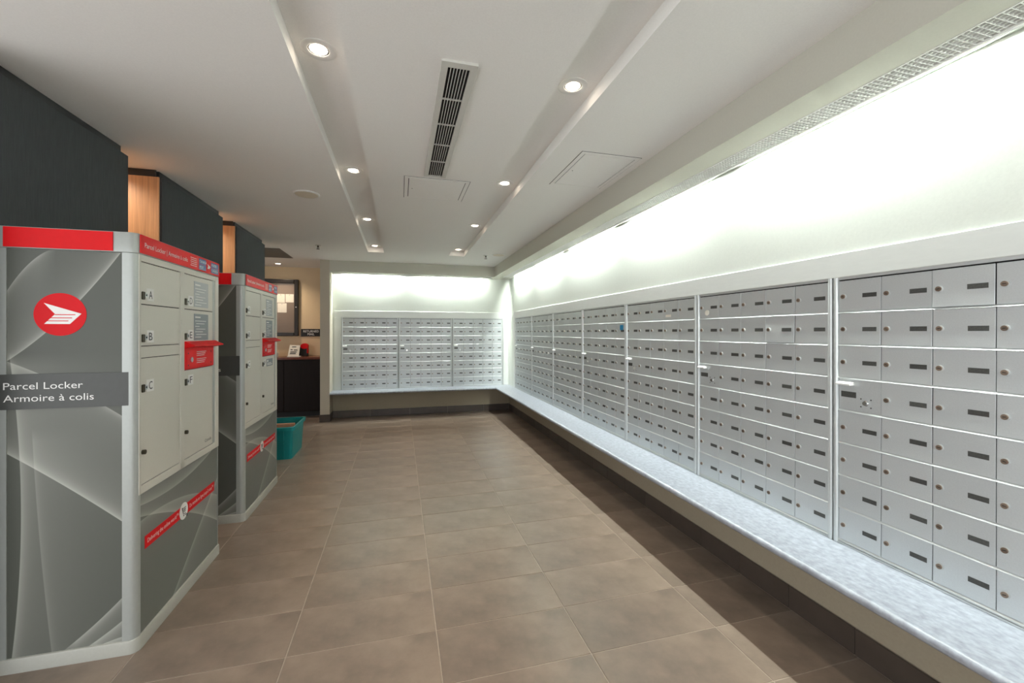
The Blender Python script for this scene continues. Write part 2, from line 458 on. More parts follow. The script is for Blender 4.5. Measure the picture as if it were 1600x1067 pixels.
# carrier's outgoing door
og = MB().box(0.0012, CW - 0.0012, 0.0015, 0.005, 0.006, RP - 0.002).mesh('outgoing_mail_door', 'alu', bevel=0.0008, seg=1)
hood_me = MB().prism([(0.002, 0.0), (0.002, 0.012), (-0.002, 0.014), (-0.024, 0.006), (-0.024, -0.001)], 0.004, 0.062, 'x').mesh('slot_hood', 'white', bevel=0.0006, seg=1)
ogp_me = MB().box(-0.03, 0.03, -0.001, 0.001, -0.012, 0.012).mesh('number_plate', 'plate')
esc = MB(); esc.cyl((0, 0), 0.011, -0.002, 0.002, 'y', 16); esc.cyl((0, 0), 0.0085, -0.009, -0.002, 'y', 16)
oglock_me = esc.mesh('lock', 'chrome', smooth=True)
scr_me = MB().cyl((0, 0), 0.0026, -0.0015, 0.001, 'y', 8).mesh('screw', 'rubber')

def mailbox_bank(loc, rz, label, seed, small=False):
    rnd = random.Random(seed)
    u = empty('mailbox_bank', loc, rz)
    tag(u, label, 'mailbox', 'mailbox banks')
    link('cabinet_body', body_me, u); link('frame_stile', stile_l, u); link('frame_stile', stile_r, u)
    link('frame_rail', sill_me, u); link('frame_rail', head_me, u)
    doors = {}
    for r in range(NR):
        z0 = UH - RAIL - (r + 1) * RP
        link('row_rail', lip_me, u, (0, 0, z0 - 0.001))
        for c in range(NC):
            x0 = STILE + c * CW
            if r == 3 and c == 0:
                d = link('outgoing_mail_door', og, u, (x0, 0, z0))
                link('slot_hood', hood_me, d, (0, 0, RP - 0.026))
                link('number_plate', ogp_me, d, (0.040, 0.0012, RP * 0.52))
                link('lock', oglock_me, d, (0.108, 0.0015, RP * 0.32))
                for sx, sz in ((-0.019, 0.016), (0.019, 0.016), (-0.019, -0.016), (0.019, -0.016)):
                    link('screw', scr_me, d, (0.108 + sx, 0.0015, RP * 0.32 + sz))
            else:
                d = link('mailbox_door', door_me, u, (x0, 0, z0))
                d.location.y = -0.002; d.rotation_euler = (-0.0145 + rnd.gauss(0, 0.003), 0, rnd.gauss(0, 0.003))
                lo = link('lock', lock_me, d, (0.0215, 0, RP * 0.5)); lo.rotation_euler = (0, rnd.uniform(-0.3, 0.3), 0)
                link('number_plate', plate_black_me if rnd.random() < 0.012 else plate_me, d, (CW * 0.745, 0, RP * 0.5))
            doors[(r, c)] = d
    return doors
order = ['mailbox bank cut off by the right picture edge, nearest the camera',
         'second mailbox bank from the camera, small round sticker in its top row',
         'third mailbox bank from the camera on the right wall',
         'fourth mailbox bank from the camera, the one with a blue sticker',
         'fifth mailbox bank from the camera on the right wall',
         'sixth mailbox bank from the camera, second from the room corner on the right wall',
         'last and farthest mailbox bank on the right wall, beside the room corner']
right_doors = []
for k in range(7):
    right_doors.append(mailbox_bank((XW, 1.404 + k * UW, BENCH_Z + 0.001), -PI / 2, order[k], 100 + k))
back_doors = []
for k, lab in enumerate(('left mailbox bank of the three on the far back wall', 'middle mailbox bank of the three on the far back wall',
                         'right mailbox bank of the three on the far back wall, beside the corner')):
    back_doors.append(mailbox_bank((-0.883 + k * UW, YB, BENCH_Z + 0.001), 0, lab, 200 + k))
MB().box(CW * 0.50, CW * 0.82, -0.0016, 0.001, RP * 0.55, RP * 0.86).build('sticker', 'cyan', right_doors[3][(1, 4)])
MB().cyl((RP * 0.27, CW * 0.40), 0.017, -0.0014, 0.001, 'y', 20).build('sticker', 'paper', right_doors[1][(0, 0)])
MB().box(CW * 0.15, CW * 0.50, -0.0014, 0.001, RP * 0.18, RP * 0.30).build('sticker', 'paper', right_doors[2][(0, 3)])
# the near bank has one door in the top row that stands a little proud
right_doors[0][(0, 2)].location.y -= 0.003
right_doors[1][(1, 3)].location.y -= 0.003

# ------------------------------------------------------------------ soffit grilles and the strip lights hidden between grille and wall
# local frame: x along the wall, y out from the wall into the room, z=0 at the soffit underside
def air_grille(L, loc, rz, label):
    t = empty('air_grille', loc, rz); tag(t, label, 'grille', 'soffit grilles')
    MB().box(0, L, 0.0505, 0.064, -0.004, 0.060).build('grille_bar', 'white', t, bevel=0.0015, seg=1)
    MB().box(0, L, 0.172, 0.1775, -0.002, 0.060).build('grille_bar', 'white', t)
    MB().box(0, L, 0.064, 0.172, 0.050, 0.060).build('plenum', 'plenum', t)
    g = MB(); th = 0.0010; h = 0.014; n = 6
    for k in range(n + 1):
        yy = 0.065 + 0.106 * k / n
        g.box(0, L, yy - th, yy + th, 0.0, h)
    m_ = int(L / 0.0182)
    for k in range(m_ + 1):
        xx = L * k / m_
        g.box(max(0, xx - th), min(L, xx + th), 0.065, 0.171, 0.0004, h - 0.0004)
    g.build('eggcrate_core', 'white', t)['kind'] = 'stuff'
def strip_light(L, loc, rz, label):
    t = empty('strip_light', loc, rz); tag(t, label, 'light', 'strip lights above the mailboxes')
    b = MB(); b.box(0, L, 0.008, 0.0495, 0.070, 0.074); b.box(0, L, 0.0095, 0.0125, 0.012, 0.070); b.box(0, L, 0.0465, 0.0495, -0.002, 0.070)
    b.build('reflector', 'white', t)
    MB().cyl((0.038, 0.036), 0.008, TGAP, L - TGAP, 'x', 12).build('tube', 'tube', t, smooth=True)
    for x in (TGAP - 0.018, L - TGAP):
        MB().box(x, x + 0.018, 0.027, 0.046, 0.024, 0.070).build('lamp_holder', 'white', t, bevel=0.002, seg=1)
TGAP = 0.125
air_grille(YP - 0.004 + 0.5, (XW, -0.5, ZS), PI / 2, 'long white eggcrate grille in the underside of the right soffit')
air_grille(XS + 1.005, (XS - 0.002, YB, ZS), PI, 'white eggcrate grille in the header above the back wall mailboxes')
YS = [-0.40, 0.79, 2.01, 3.21, 4.45, 5.62, 6.72]
labs = ['strip light hidden above the right wall beside the camera',
        'strip light hidden along the wall beside the grille at the top right picture corner',
        'second strip light along the right wall top, above the third mailbox bank',
        'third strip light along the right wall top from the camera',
        'fourth strip light along the right wall top from the camera',
        'farthest strip light along the right wall top, near the room corner']
for k in range(6):
    strip_light(YS[k + 1] - YS[k] - 0.004, (XW, YS[k] + 0.002, ZS), PI / 2, labs[k])
strip_light(1.12, (0.125, YB, ZS), PI, 'left strip light along the top of the back wall')
strip_light(1.36, (1.49, YB, ZS), PI, 'right strip light along the top of the back wall')

# ------------------------------------------------------------------ recessed downlights
ringb = MB()
R0, R1 = 0.040, 0.068
def ring(rs):
    return [[(r * math.cos(2 * PI * k / 32), r * math.sin(2 * PI * k / 32), z) for k in range(32)] for r, z in rs]
ring_me = MB().loft(ring([(R1, 0.0), (R1, -0.003), (R1 - 0.004, -0.0045), (R0 + 0.003, -0.0045), (R0, -0.003), (R0, 0.0)]), False, False).mesh('trim_ring', 'white', smooth=True)
gimbal_me = MB().loft(ring([(R0, -0.0015), (R0 - 0.002, -0.0005), (R0 - 0.006, -0.0005)]), False, False).mesh('gimbal_gap', 'gap', smooth=True)
lens_me = MB().loft(ring([(R0 - 0.006, -0.001), (R0 - 0.010, -0.004), (0.012, -0.0048), (0.001, -0.005)]), True, True).mesh('lens', 'lens', smooth=True)
def downlight(loc, label, power, col, cone=66, tilt=(0, 0)):
    t = empty('recessed_downlight', loc); tag(t, label, 'light', 'recessed ceiling downlights')
    link('trim_ring', ring_me, t); link('gimbal_gap', gimbal_me, t); link('lens', lens_me, t)
    ld = bpy.data.lights.new('downlight_beam', 'SPOT'); ld.energy = power; ld.color = col
    ld.spot_size = math.radians(cone); ld.spot_blend = 1.0; ld.shadow_soft_size = 0.03
    lo = bpy.data.objects.new('downlight_beam', ld); COL.objects.link(lo)
    lo.parent = t; lo.location = (0, 0, -0.012); lo.rotation_euler = (tilt[0], tilt[1], 0)
nm = ['nearest', 'second nearest', 'third nearest', 'farthest']
for k, yy in enumerate((1.84, 3.15, 4.47, 5.81)):
    downlight((-0.317, yy, ROOF), nm[k] + ' downlight in the left ceiling channel', DOWN_POWER, SOFTWARM)
    downlight((0.777, yy - 0.03, ROOF), nm[k] + ' downlight in the right ceiling channel', DOWN_POWER, SOFTWARM)
downlight((-0.317, 0.53, ROOF), 'downlight in the left ceiling channel above the camera', DOWN_POWER, SOFTWARM)
downlight((0.777, 0.53, ROOF), 'downlight in the right ceiling channel above the camera', DOWN_POWER, SOFTWARM)
downlight((-1.84, 7.30, ZC), 'downlight in the nook ceiling above the notice board', NOOK_POWER, WARM, 130)
downlight((-1.84, 3.13, ZC), 'downlight in the niche between the first two charcoal pillars', NICHE_POWER, (1.0, 0.87, 0.74), 150)
downlight((-1.84, 4.47, ZC), 'downlight in the niche behind the second parcel locker', NICHE_POWER, (1.0, 0.87, 0.74), 150)

# ------------------------------------------------------------------ ceiling vent, access panels, speakers, sprinklers
v = empty('ceiling_vent', (0, 0, ZC)); tag(v, 'long slotted air vent with grey frame in the middle of the ceiling', 'vent')
VX0, VX1, VY0, VY1 = 0.160, 0.306, 1.665, 2.935
fw = 0.028
f = MB()
f.box(VX0, VX1, VY0, VY0 + 0.035, -0.010, 0); f.box(VX0, VX1, VY1 - 0.02, VY1, -0.010, 0)
f.box(VX0, VX0 + fw, VY0 + 0.035, VY1 - 0.02, -0.010, 0); f.box(VX1 - fw, VX1, VY0 + 0.035, VY1 - 0.02, -0.010, 0)
f.build('vent_frame', 'ventgrey', v)
MB().box(VX0 + fw, VX1 - fw, VY0 + 0.035, VY1 - 0.02, -0.0012, 0).build('dark_duct', 'gap', v)
sl = MB().box(-0.0014, 0.0014, VY0 + 0.035, VY1 - 0.02, -0.009, -0.0012).mesh('vent_slat', 'ventgrey')
ow = VX1 - VX0 - 2 * fw
for k in range(1, 7):
    link('vent_slat', sl, v, (VX0 + fw + ow * k / 7, 0, 0))
cbm = MB().box(VX0 + fw, VX1 - fw, -0.003, 0.003, -0.0075, -0.0012).mesh('cross_bar', 'ventgrey')
for k in range(1, 5):
    link('cross_bar', cbm, v, (0, VY0 + 0.035 + (VY1 - VY0 - 0.055) * k / 5, 0))
def access_panel(x0, x1, y0, y1, label):
    t = empty('access_panel', (0, 0, ZC)); tag(t, label, 'panel', 'ceiling access panels')
    MB().box(x0 - 0.004, x1 + 0.004, y0 - 0.004, y1 + 0.004, -0.0006, 0).build('shadow_gap', 'gap', t)
    b = MB(); w_ = 0.026
    b.box(x0, x1, y0, y0 + w_, -0.003, -0.0006); b.box(x0, x1, y1 - w_, y1, -0.003, -0.0006)
    b.box(x0, x0 + w_, y0 + w_, y1 - w_, -0.003, -0.0006); b.box(x1 - w_, x1, y0 + w_, y1 - w_, -0.003, -0.0006)
    b.build('panel_flange', 'ceiling', t)
    MB().box(x0 + w_ + 0.005, x1 - w_ - 0.005, y0 + w_ + 0.005, y1 - w_ - 0.005, -0.0035, -0.0006).build('panel_door', 'ceiling', t)
    MB().cyl((x0 + w_ + 0.03, (y0 + y1) / 2), 0.004, -0.0045, -0.0035, 'z', 10).build('latch', 'gap', t)
access_panel(0.033, 0.487, 2.985, 3.45, 'small white access panel in the ceiling at the end of the air vent')
access_panel(1.052, 1.445, 2.305, 2.875, 'white ceiling access panel beside the right wall soffit')
def speaker(x, y, r, label):
    rg = [[(rr * math.cos(2 * PI * k / 36), rr * math.sin(2 * PI * k / 36), z) for k in range(36)] for rr, z in
          ((r, 0.0), (r, -0.005), (r - 0.006, -0.009), (r - 0.012, -0.008))]
    t = empty('ceiling_speaker', (x, y, ZC)); tag(t, label, 'speaker', 'round ceiling speakers')
    MB().loft(rg, True, False).build('rim', 'white', t, smooth=True)
    rg = [[(rr * math.cos(2 * PI * k / 36), rr * math.sin(2 * PI * k / 36), z) for k in range(36)] for rr, z in
          ((r - 0.012, -0.004), (r - 0.014, -0.009), (r * 0.5, -0.012), (0.002, -0.013))]
    MB().loft(rg, True, True).build('speaker_grille', 'cream', t, smooth=True)
speaker(-0.70, 3.57, 0.095, 'round cream ceiling speaker left of the left lamp channel')
speaker(1.325, 5.68, 0.092, 'round cream ceiling speaker near the far right corner')
def sprinkler(x, y, label):
    t = empty('fire_sprinkler', (x, y, ZC)); tag(t, label, 'sprinkler', 'ceiling sprinklers')
    MB().cyl((0, 0), 0.032, -0.006, 0, 'z', 20, 0.034).build('escutcheon', 'ventgrey', t, smooth=True)
    b = MB().cyl((0, 0), 0.010, -0.024, -0.006, 'z', 12)
    b.box(-0.012, -0.009, -0.003, 0.003, -0.048, -0.020); b.box(0.009, 0.012, -0.003, 0.003, -0.048, -0.020)
    b.cyl((0, 0), 0.004, -0.048, -0.024, 'z', 8)
    b.build('sprinkler_body', 'darkmetal', t)
    MB().cyl((0, 0), 0.020, -0.051, -0.048, 'z', 14).build('deflector', 'darkmetal', t)
sprinkler(-0.975, 5.63, 'small dark sprinkler head on the ceiling before the nook')
sprinkler(1.164, 5.77, 'small dark sprinkler head beside the far ceiling speaker')

# ------------------------------------------------------------------ parcel lockers
LW, LD, LH = 0.832, 0.474, 1.745            # along Y, along X, height. local: front face x=0, near side y=0
def fit2(pts):
    """quadratic through points by least squares"""
    import numpy as np
    p = np.array(pts); A = np.stack([np.ones(len(p)), p[:, 0], p[:, 0] ** 2], 1)
    return [float(q) for q in np.linalg.lstsq(A, p[:, 1], rcond=None)[0]]
X0 = -1.056
c1 = fit2([(1.168, -1.465 - X0), (1.028, -1.452 - X0), (0.817, -1.442 - X0), (0.576, -1.438 - X0), (0.276, -1.444 - X0), (0.055, -1.467 - X0)])
c2 = fit2([(-1.498 - X0, 0.869), (-1.298 - X0, 0.713), (-1.085 - X0, 0.529)])
c3 = fit2([(-1.118 - X0, 1.658), (-1.151 - X0, 1.589), (-1.238 - X0, 1.468), (-1.376 - X0, 1.323), (-1.461 - X0, 1.228)])
c4 = fit2([(-1.36 - X0, 1.651), (-1.394 - X0, 1.619), (-1.434 - X0, 1.574), (-1.465 - X0, 1.52)])
c5 = fit2([(-1.085 - X0, 0.259), (-1.19 - X0, 0.150), (-1.298 - X0, 0.057)])
c5b = fit2([(-1.079 - X0, 0.163), (-1.15 - X0, 0.105), (-1.219 - X0, 0.057)])
c5c = fit2([(-1.079 - X0, 0.078), (-1.13 - X0, 0.068), (-1.189 - X0, 0.050)])
c6 = fit2([(-1.498 - X0, 1.224), (-1.436 - X0, 1.2), (-1.392 - X0, 1.167), (-1.155 - X0, 1.024), (-1.09 - X0, 0.969)])
c7 = fit2([(1.0, -1.405 - X0), (0.6, -1.385 - X0), (0.05, -1.34 - X0)])
M['sidepanel'] = swoosh_mat('locker_side_print', lin(88, 91, 85), lin(196, 198, 190), (0, 2), [
    (True, *c1, 1, 60.0, 0.42, 0.0, 1.25), (False, *c2, 1, 55.0, 0.50, None, None), (False, *c3, 1, 70.0, 0.45, None, None), (False, *c4, -1, 70.0, 0.35, -0.6, -0.27),
    (False, *c5, -1, 60.0, 0.40, -0.26, 0.1), (False, *c5b, -1, 60.0, 0.40, -0.2, 0.1), (False, *c5c, -1, 80.0, 0.35, -0.2, 0.1), (False, *c6, -1, 70.0, 0.32, None, None),
    (True, *c7, 1, 80.0, 0.14, -0.2, 0.95)])
f1 = fit2([(0.02, 0.60), (0.289, 0.575), (0.518, 0.60), (0.80, 0.66)])
f2 = fit2([(0.026, 0.552), (0.231, 0.488), (0.414, 0.41), (0.632, 0.312), (0.822, 0.19)])
f3 = fit2([(0.665, 0.345), (0.54, 0.24), (0.44, 0.17), (0.30, 0.055)])
f4 = fit2([(0.026, 0.53), (0.4, 0.50), (0.8, 0.36)])
M['lowpanel'] = swoosh_mat('locker_front_print', lin(110, 113, 109), lin(200, 202, 196), (1, 2), [
    (False, *f1, 1, 60.0, 0.38, None, None), (False, *f2, 1, 70.0, 0.42, None, None), (False, *f3, -1, 70.0, 0.40, None, None), (False, *f4, -1, 60.0, 0.28, None, None)])

def corner_post(sx, sy):
    """rounded upright at one corner of the locker"""
    cx = 0.0 if sx > 0 else -LD
    cy = LW if sy > 0 else 0.0
    r, a, b = 0.028, 0.050, 0.026
    out = [(0, 0)]
    pts = []
    for k in range(7):
        t = PI / 2 * k / 6
        pts.append((-r + r * math.cos(t), -r + r * math.sin(t)))
    poly = [(-a, 0)] + list(reversed(pts)) + [(0, -b), (-0.012, -b), (-0.012, -0.012), (-a, -0.012)]
    poly = [(cx + sx * px, cy + sy * py) for px, py in poly]
    return poly
def ccw(poly):
    A = sum(poly[i][0] * poly[(i + 1) % len(poly)][1] - poly[(i + 1) % len(poly)][0] * poly[i][1] for i in range(len(poly)))
    return poly if A > 0 else list(reversed(poly))
ZB = 0.055; ZF = 0.645; ZCR = 1.660
def make_locker():
    t = empty('parcel_locker', (X0, 2.087, 0))
    MB().box(-LD + 0.012, -0.012, 0.012, LW - 0.012, ZB - 0.02, ZCR).build('cabinet_body', 'lockergrey', t)
    for sx in (1, -1):
        for sy in (1, -1):
            MB().prism(ccw(corner_post(sx, sy)), ZB, ZCR, 'z').build('corner_post', 'lockerpost', t, smooth=True)
    # plinth and crown are rounded rings
    cx, cy = -LD / 2, LW / 2
    ringz = lambda e, r, z: rrect(LD / 2 + e, LW / 2 + e, r, z, cx, cy, 6)
    MB().loft([ringz(0.006, 0.034, 0.0), ringz(0.006, 0.034, ZB - 0.006), ringz(0.003, 0.032, ZB), ringz(-0.006, 0.025, ZB + 0.001)]).build('plinth', 'plinth', t, smooth=True)
    MB().loft([ringz(-0.002, 0.028, ZCR), ringz(0.003, 0.032, ZCR + 0.002), ringz(0.003, 0.032, LH - 0.004), ringz(0.0, 0.03, LH), ringz(-0.03, 0.02, LH + 0.001)]).build('crown', 'lockerpost', t, smooth=True)
    zc = (ZCR + LH) / 2
    fb = MB().box(0.003, 0.0065, 0.017, LW - 0.022, ZCR + 0.004, LH - 0.003).build('crown_sign', 'red', t, bevel=0.0008, seg=1)
    lettering('lettering', 'Parcel Locker | Armoire à colis', 0.375, 0.021, 'whiteprint', 'x', (0.0066, 0.045, zc - 0.011), fb)
    b = MB()
    for k in range(5): b.box(0.0065, 0.0072, 0.450 + 0.004 * (k % 2), 0.520, zc - 0.022 + k * 0.010, zc - 0.0195 + k * 0.010)
    b.build('small_print', 'whiteprint', fb)
    for ya, yb, za, zb in ((0.545, 0.630, 0.001, 0.030), (0.545, 0.630, -0.030, -0.001), (0.695, 0.795, 0.001, 0.030), (0.695, 0.795, -0.030, -0.001)):
        MB().box(0.0065, 0.0072, ya, yb, zc + za, zc + zb).build('blue_logo_block', 'blueprint', fb)
    for s_, yy, zz in (('CANADA', 0.551, 0.008), ('POST', 0.551, -0.023), ('POSTES', 0.701, 0.008), ('CANADA', 0.701, -0.023)):
        lettering('lettering', s_, None, 0.014, 'whiteprint', 'x', (0.0073, yy, zc + zz), fb)
    MB().cyl((0.6625, zc), 0.029, 0.0065, 0.0075, 'x', 28).build('emblem_disc', 'redprint', fb)
    wing = [(-.60, .52), (.80, .03), (.36, -.45), (-.60, -.45), (-.20, .02)]
    MB().prism([(0.6625 + 0.027 * a, zc + 0.027 * c) for a, c in reversed(wing)], 0.0075, 0.0080, 'x').build('emblem_wing', 'whiteprint', fb)
    for yy0, yy1, sgn in ((0, 0, -1), (0, 0, 1)):
        yf = -0.003 if sgn < 0 else LW + 0.003
        MB().box(-LD + 0.044, -0.078, min(yf, yf + sgn * 0.0035), max(yf, yf + sgn * 0.0035), ZCR + 0.004, LH - 0.003).build('crown_sign', 'red', t, bevel=0.0008, seg=1)
    # side panels
    sp = MB().box(-LD + 0.04, -0.036, 0.004, 0.013, ZB + 0.001, ZCR - 0.002).build('side_panel', 'sidepanel', t)
    MB().box(-LD + 0.04, -0.036, LW - 0.013, LW - 0.004, ZB + 0.001, ZCR - 0.002).build('side_panel', 'sidepanel', t)
    MB().box(-LD + 0.041, -0.0005 - 0.022, 0.0008, 0.004, 1.028, 1.166).build('dark_band', 'darkprint', sp)
    rr = [(-0.022, 0.0)]
    MB().box(-LD + 0.030, -0.028, -0.0009, 0.0012, 1.028, 1.166).build('dark_band', 'darkprint', sp)
    lettering('lettering', 'Parcel Locker', 0.252, 0.027, 'whiteprint', 'y', (-0.432, -0.0009, 1.106), sp)
    lettering('lettering', 'Armoire à colis', 0.288, 0.027, 'whiteprint', 'y', (-0.432, -0.0009, 1.058), sp)
    ex, ez, er = -0.256, 1.402, 0.0855
    cm = MB(); cm.prism([(ez + er * math.cos(2 * PI * k / 48), ex + er * math.sin(2 * PI * k / 48)) for k in range(48)], 0.0028, 0.0042, 'y')
    cm.build('emblem_disc', 'redprint', sp)
    wing = [(-.614, .528), (.809, .039), (.364, -.449), (-.600, -.449), (-.195, .012)]
    MB().prism([(ez + er * c, ex + er * a) for a, c in wing], 0.0022, 0.0028, 'y').build('emblem_wing', 'whiteprint', sp)
    b = MB()
    for xa, xb, yy in ((-.20, .575, -0.005), (-.36, .45, -.157), (-.52, .31, -.297)):
        b.box(ex + er * xa, ex + er * xb, 0.0016, 0.0022, ez + er * (yy - 0.022), ez + er * (yy + 0.012))
    b.build('emblem_stripes', 'redprint', sp)
    # front: frame, doors
    b = MB()
    b.box(-0.013, 0.0, 0.018, 0.034, ZF, ZCR); b.box(-0.013, 0.0, 0.364, 0.404, ZF, ZCR - 0.025); b.box(-0.013, 0.0, 0.774, LW - 0.014, ZF, ZCR)
    b.box(-0.013, 0.0, 0.034, 0.774, 1.632, ZCR); b.box(-0.013, 0.0, 0.034, 0.774, ZF, 0.680)
    b.box(-0.013, -0.0015, 0.034, 0.364, 1.222, 1.270)
    b.build('door_frame', 'lockergrey', t, bevel=0.0015, seg=1)
    MB().box(-0.013, -0.0075, 0.034, 0.774, 0.680, 1.632).build('door_gasket', 'gap', t)
    MB().box(-0.0075, -0.004, 0.742, 0.774, 0.680, 1.632).build('hinge_strip', 'lockerpost', t)
    def door(y0, y1, z0, z1, letter, zl, low=False):
        d = MB().box(-0.0075, -0.003, y0, y1, z0, z1).build('locker_door', 'lockergrey', t, bevel=0.0012, seg=1)
        lb = MB(); lb.box(-0.003, 0.004, y0 + 0.003, y0 + 0.021, zl - 0.020, zl + 0.014)
        lb.build('lock_guard', 'darkmetal', d, bevel=0.002, seg=1)
        k = MB().cyl((y0 + 0.030, zl), 0.0105, -0.003, 0.003, 'x', 18)
        MB().cyl((y0 + 0.030, zl), 0.004, 0.003, 0.0038, 'x', 10).build('keyhole', 'gap', d)
        k.build('lock', 'chrome', d, smooth=True)
        MB().box(-0.003, -0.0018, y0 + 0.044, y0 + 0.096, zl - 0.022, zl + 0.031).build('letter_plate', 'whiteprint', d, bevel=0.0004, seg=1)
        lettering('lettering', letter, 0.027, 0.034, 'blackprint', 'x', (-0.0017, y0 + 0.070, zl - 0.0125), d, align='C')
        if low:
            MB().cyl((y0 + 0.012, 0.820), 0.010, -0.003, 0.008, 'x', 16).build('lock', 'darkmetal', d, smooth=True)
        return d
    a0, a1, d0, d1 = 0.036, 0.362, 0.406, 0.740
    door(a0, a1, 1.452, 1.629, 'A', 1.490); door(a0, a1, 1.273, 1.448, 'B', 1.308); door(a0, a1, 0.683, 1.219, 'C', 1.094, True)
    dd = door(d0, d1, 1.452, 1.629, 'D', 1.490); de = door(d0, d1, 1.282, 1.448, 'E', 1.312); df = door(d0, d1, 0.683, 1.135, 'F', 1.078, True)
    for d, z0, z1, mm in ((dd, 1.467, 1.604, 'palesticker'), (de, 1.288, 1.430, 'greysticker')):
        MB().box(-0.003, -0.0021, 0.511, 0.681, z0, z1).build('sticker', mm, d)
        b = MB()
        b.box(-0.0021, -0.0016, 0.523, 0.585, z1 - 0.022, z1 - 0.014)
        for k in range(7):
            ln = (0.13, 0.11, 0.05, 0.12, 0.09, 0.135, 0.07)[k]
            b.box(-0.0021, -0.0016, 0.523 + 0.012 * (k % 2), 0.523 + ln, z1 - 0.040 - k * 0.0145, z1 - 0.0365 - k * 0.0145)
        b.build('small_print', 'whiteprint', d)
    lettering('lettering', 'Canada', 0.080, 0.017, 'blackprint', 'x', (-0.0029, 0.640, 0.712), df)
    # red drop slot
    sl_ = MB().box(-0.0075, 0.002, d0 - 0.001, 0.742, 1.139, 1.250).build('drop_slot', 'red', t, bevel=0.0015, seg=1)
    MB().prism([(0.0, 1.250), (0.0, 1.282), (0.006, 1.284), (0.052, 1.262), (0.052, 1.256)][::-1], d0 - 0.003, 0.760, 'y')
    hd = MB(); hd.v = []
    hx = [(-0.004, 1.250), (0.012, 1.250), (0.046, 1.258), (0.046, 1.263), (0.004, 1.284), (-0.004, 1.284)]
    i = 0
    hd.prism([(z, x) for x, z in hx], d0 - 0.003, 0.762, 'y')
    hd.build('slot_hood', 'red', sl_, bevel=0.0008, seg=1)
    MB().box(0.002, 0.004, d0 + 0.012, 0.728, 1.150, 1.232).build('slot_plate', 'red', sl_, bevel=0.0008, seg=1)
    MB().cyl((0.462, 1.188), 0.014, 0.004, 0.010, 'x', 18).build('lock', 'chrome', sl_, smooth=True)
    b = MB()
    for k in range(6):
        b.box(0.004, 0.0046, 0.525, 0.64 - 0.012 * (k % 3), 1.224 - k * 0.010 - (0.008 if k > 2 else 0), 1.2275 - k * 0.010 - (0.008 if k > 2 else 0))
    b.build('small_print', 'whiteprint', sl_)
    for yy, zz in ((0.432, 1.222), (0.432, 1.160), (0.70, 1.222), (0.70, 1.160)):
        MB().cyl((yy, zz), 0.004, 0.004, 0.0055, 'x', 8).build('screw', 'rubber', sl_)
    # lower printed panel
    lp = MB().box(-0.013, -0.004, 0.024, LW - 0.020, ZB + 0.001, ZF - 0.002).build('lower_panel', 'lowpanel', t)
    MB().box(-0.004, -0.0028, 0.066, 0.764, 0.398, 0.452).build('red_strip', 'redprint', lp)
    lettering('lettering', 'Delivering the online world™', 0.265, 0.019, 'whiteprint', 'x', (-0.0028, 0.084, 0.417), lp)
    lettering('lettering', 'Du monde en ligne jusqu’à vous™', 0.285, 0.019, 'whiteprint', 'x', (-0.0028, 0.462, 0.417), lp)
    MB().cyl((0.401, 0.425), 0.042, -0.0028, -0.0018, 'x', 32).build('cart_disc', 'whiteprint', lp)
    b = MB()    # little shopping cart
    b.prism([(0.380, 0.445), (0.388, 0.445), (0.396, 0.412), (0.392, 0.412)], -0.0018, -0.0012, 'x')
    for zz, ya, yb in ((0.440, 0.389, 0.423), (0.430, 0.391, 0.420), (0.420, 0.393, 0.418), (0.410, 0.394, 0.420)):
        b.box(-0.0018, -0.0012, ya, yb, zz - 0.0014, zz + 0.0014)
    for yy in (0.399, 0.408, 0.417): b.box(-0.0018, -0.0012, yy - 0.001, yy + 0.001, 0.420, 0.440)
    b.cyl((0.399, 0.402), 0.004, -0.0018, -0.0012, 'x', 10); b.cyl((0.415, 0.402), 0.004, -0.0018, -0.0012, 'x', 10)
    b.build('cart_symbol', 'blackprint', lp)
    MB().prism([(0.426, 0.404), (0.440, 0.397), (0.434, 0.394), (0.436, 0.387), (0.432, 0.386), (0.430, 0.392), (0.426, 0.388)][::-1], -0.0018, -0.0010, 'x').build('cursor_symbol', 'blackprint', lp)
    return t
lk1 = make_locker()
tag(lk1, 'grey parcel locker nearest the camera, red crown, big round red emblem on its side', 'locker', 'parcel lockers')
lk2 = copy_tree(lk1); lk2.location = (X0, 3.338, 0)
tag(lk2, 'farther grey parcel locker standing behind the first, beside the teal bin', 'locker', 'parcel lockers')
fst = [c for c in lk2.children if c.name.startswith('locker_door')][-1]
MB().box(-0.003, -0.0021, 0.520, 0.690, 1.050, 1.110).build('sticker', 'greysticker', fst)
b = MB().box(-0.0021, -0.0016, 0.535, 0.565, 1.085, 1.103); b.box(-0.0021, -0.0016, 0.535, 0.67, 1.060, 1.066); b.box(-0.0021, -0.0016, 0.535, 0.65, 1.072, 1.077)
b.build('small_print', 'whiteprint', fst)

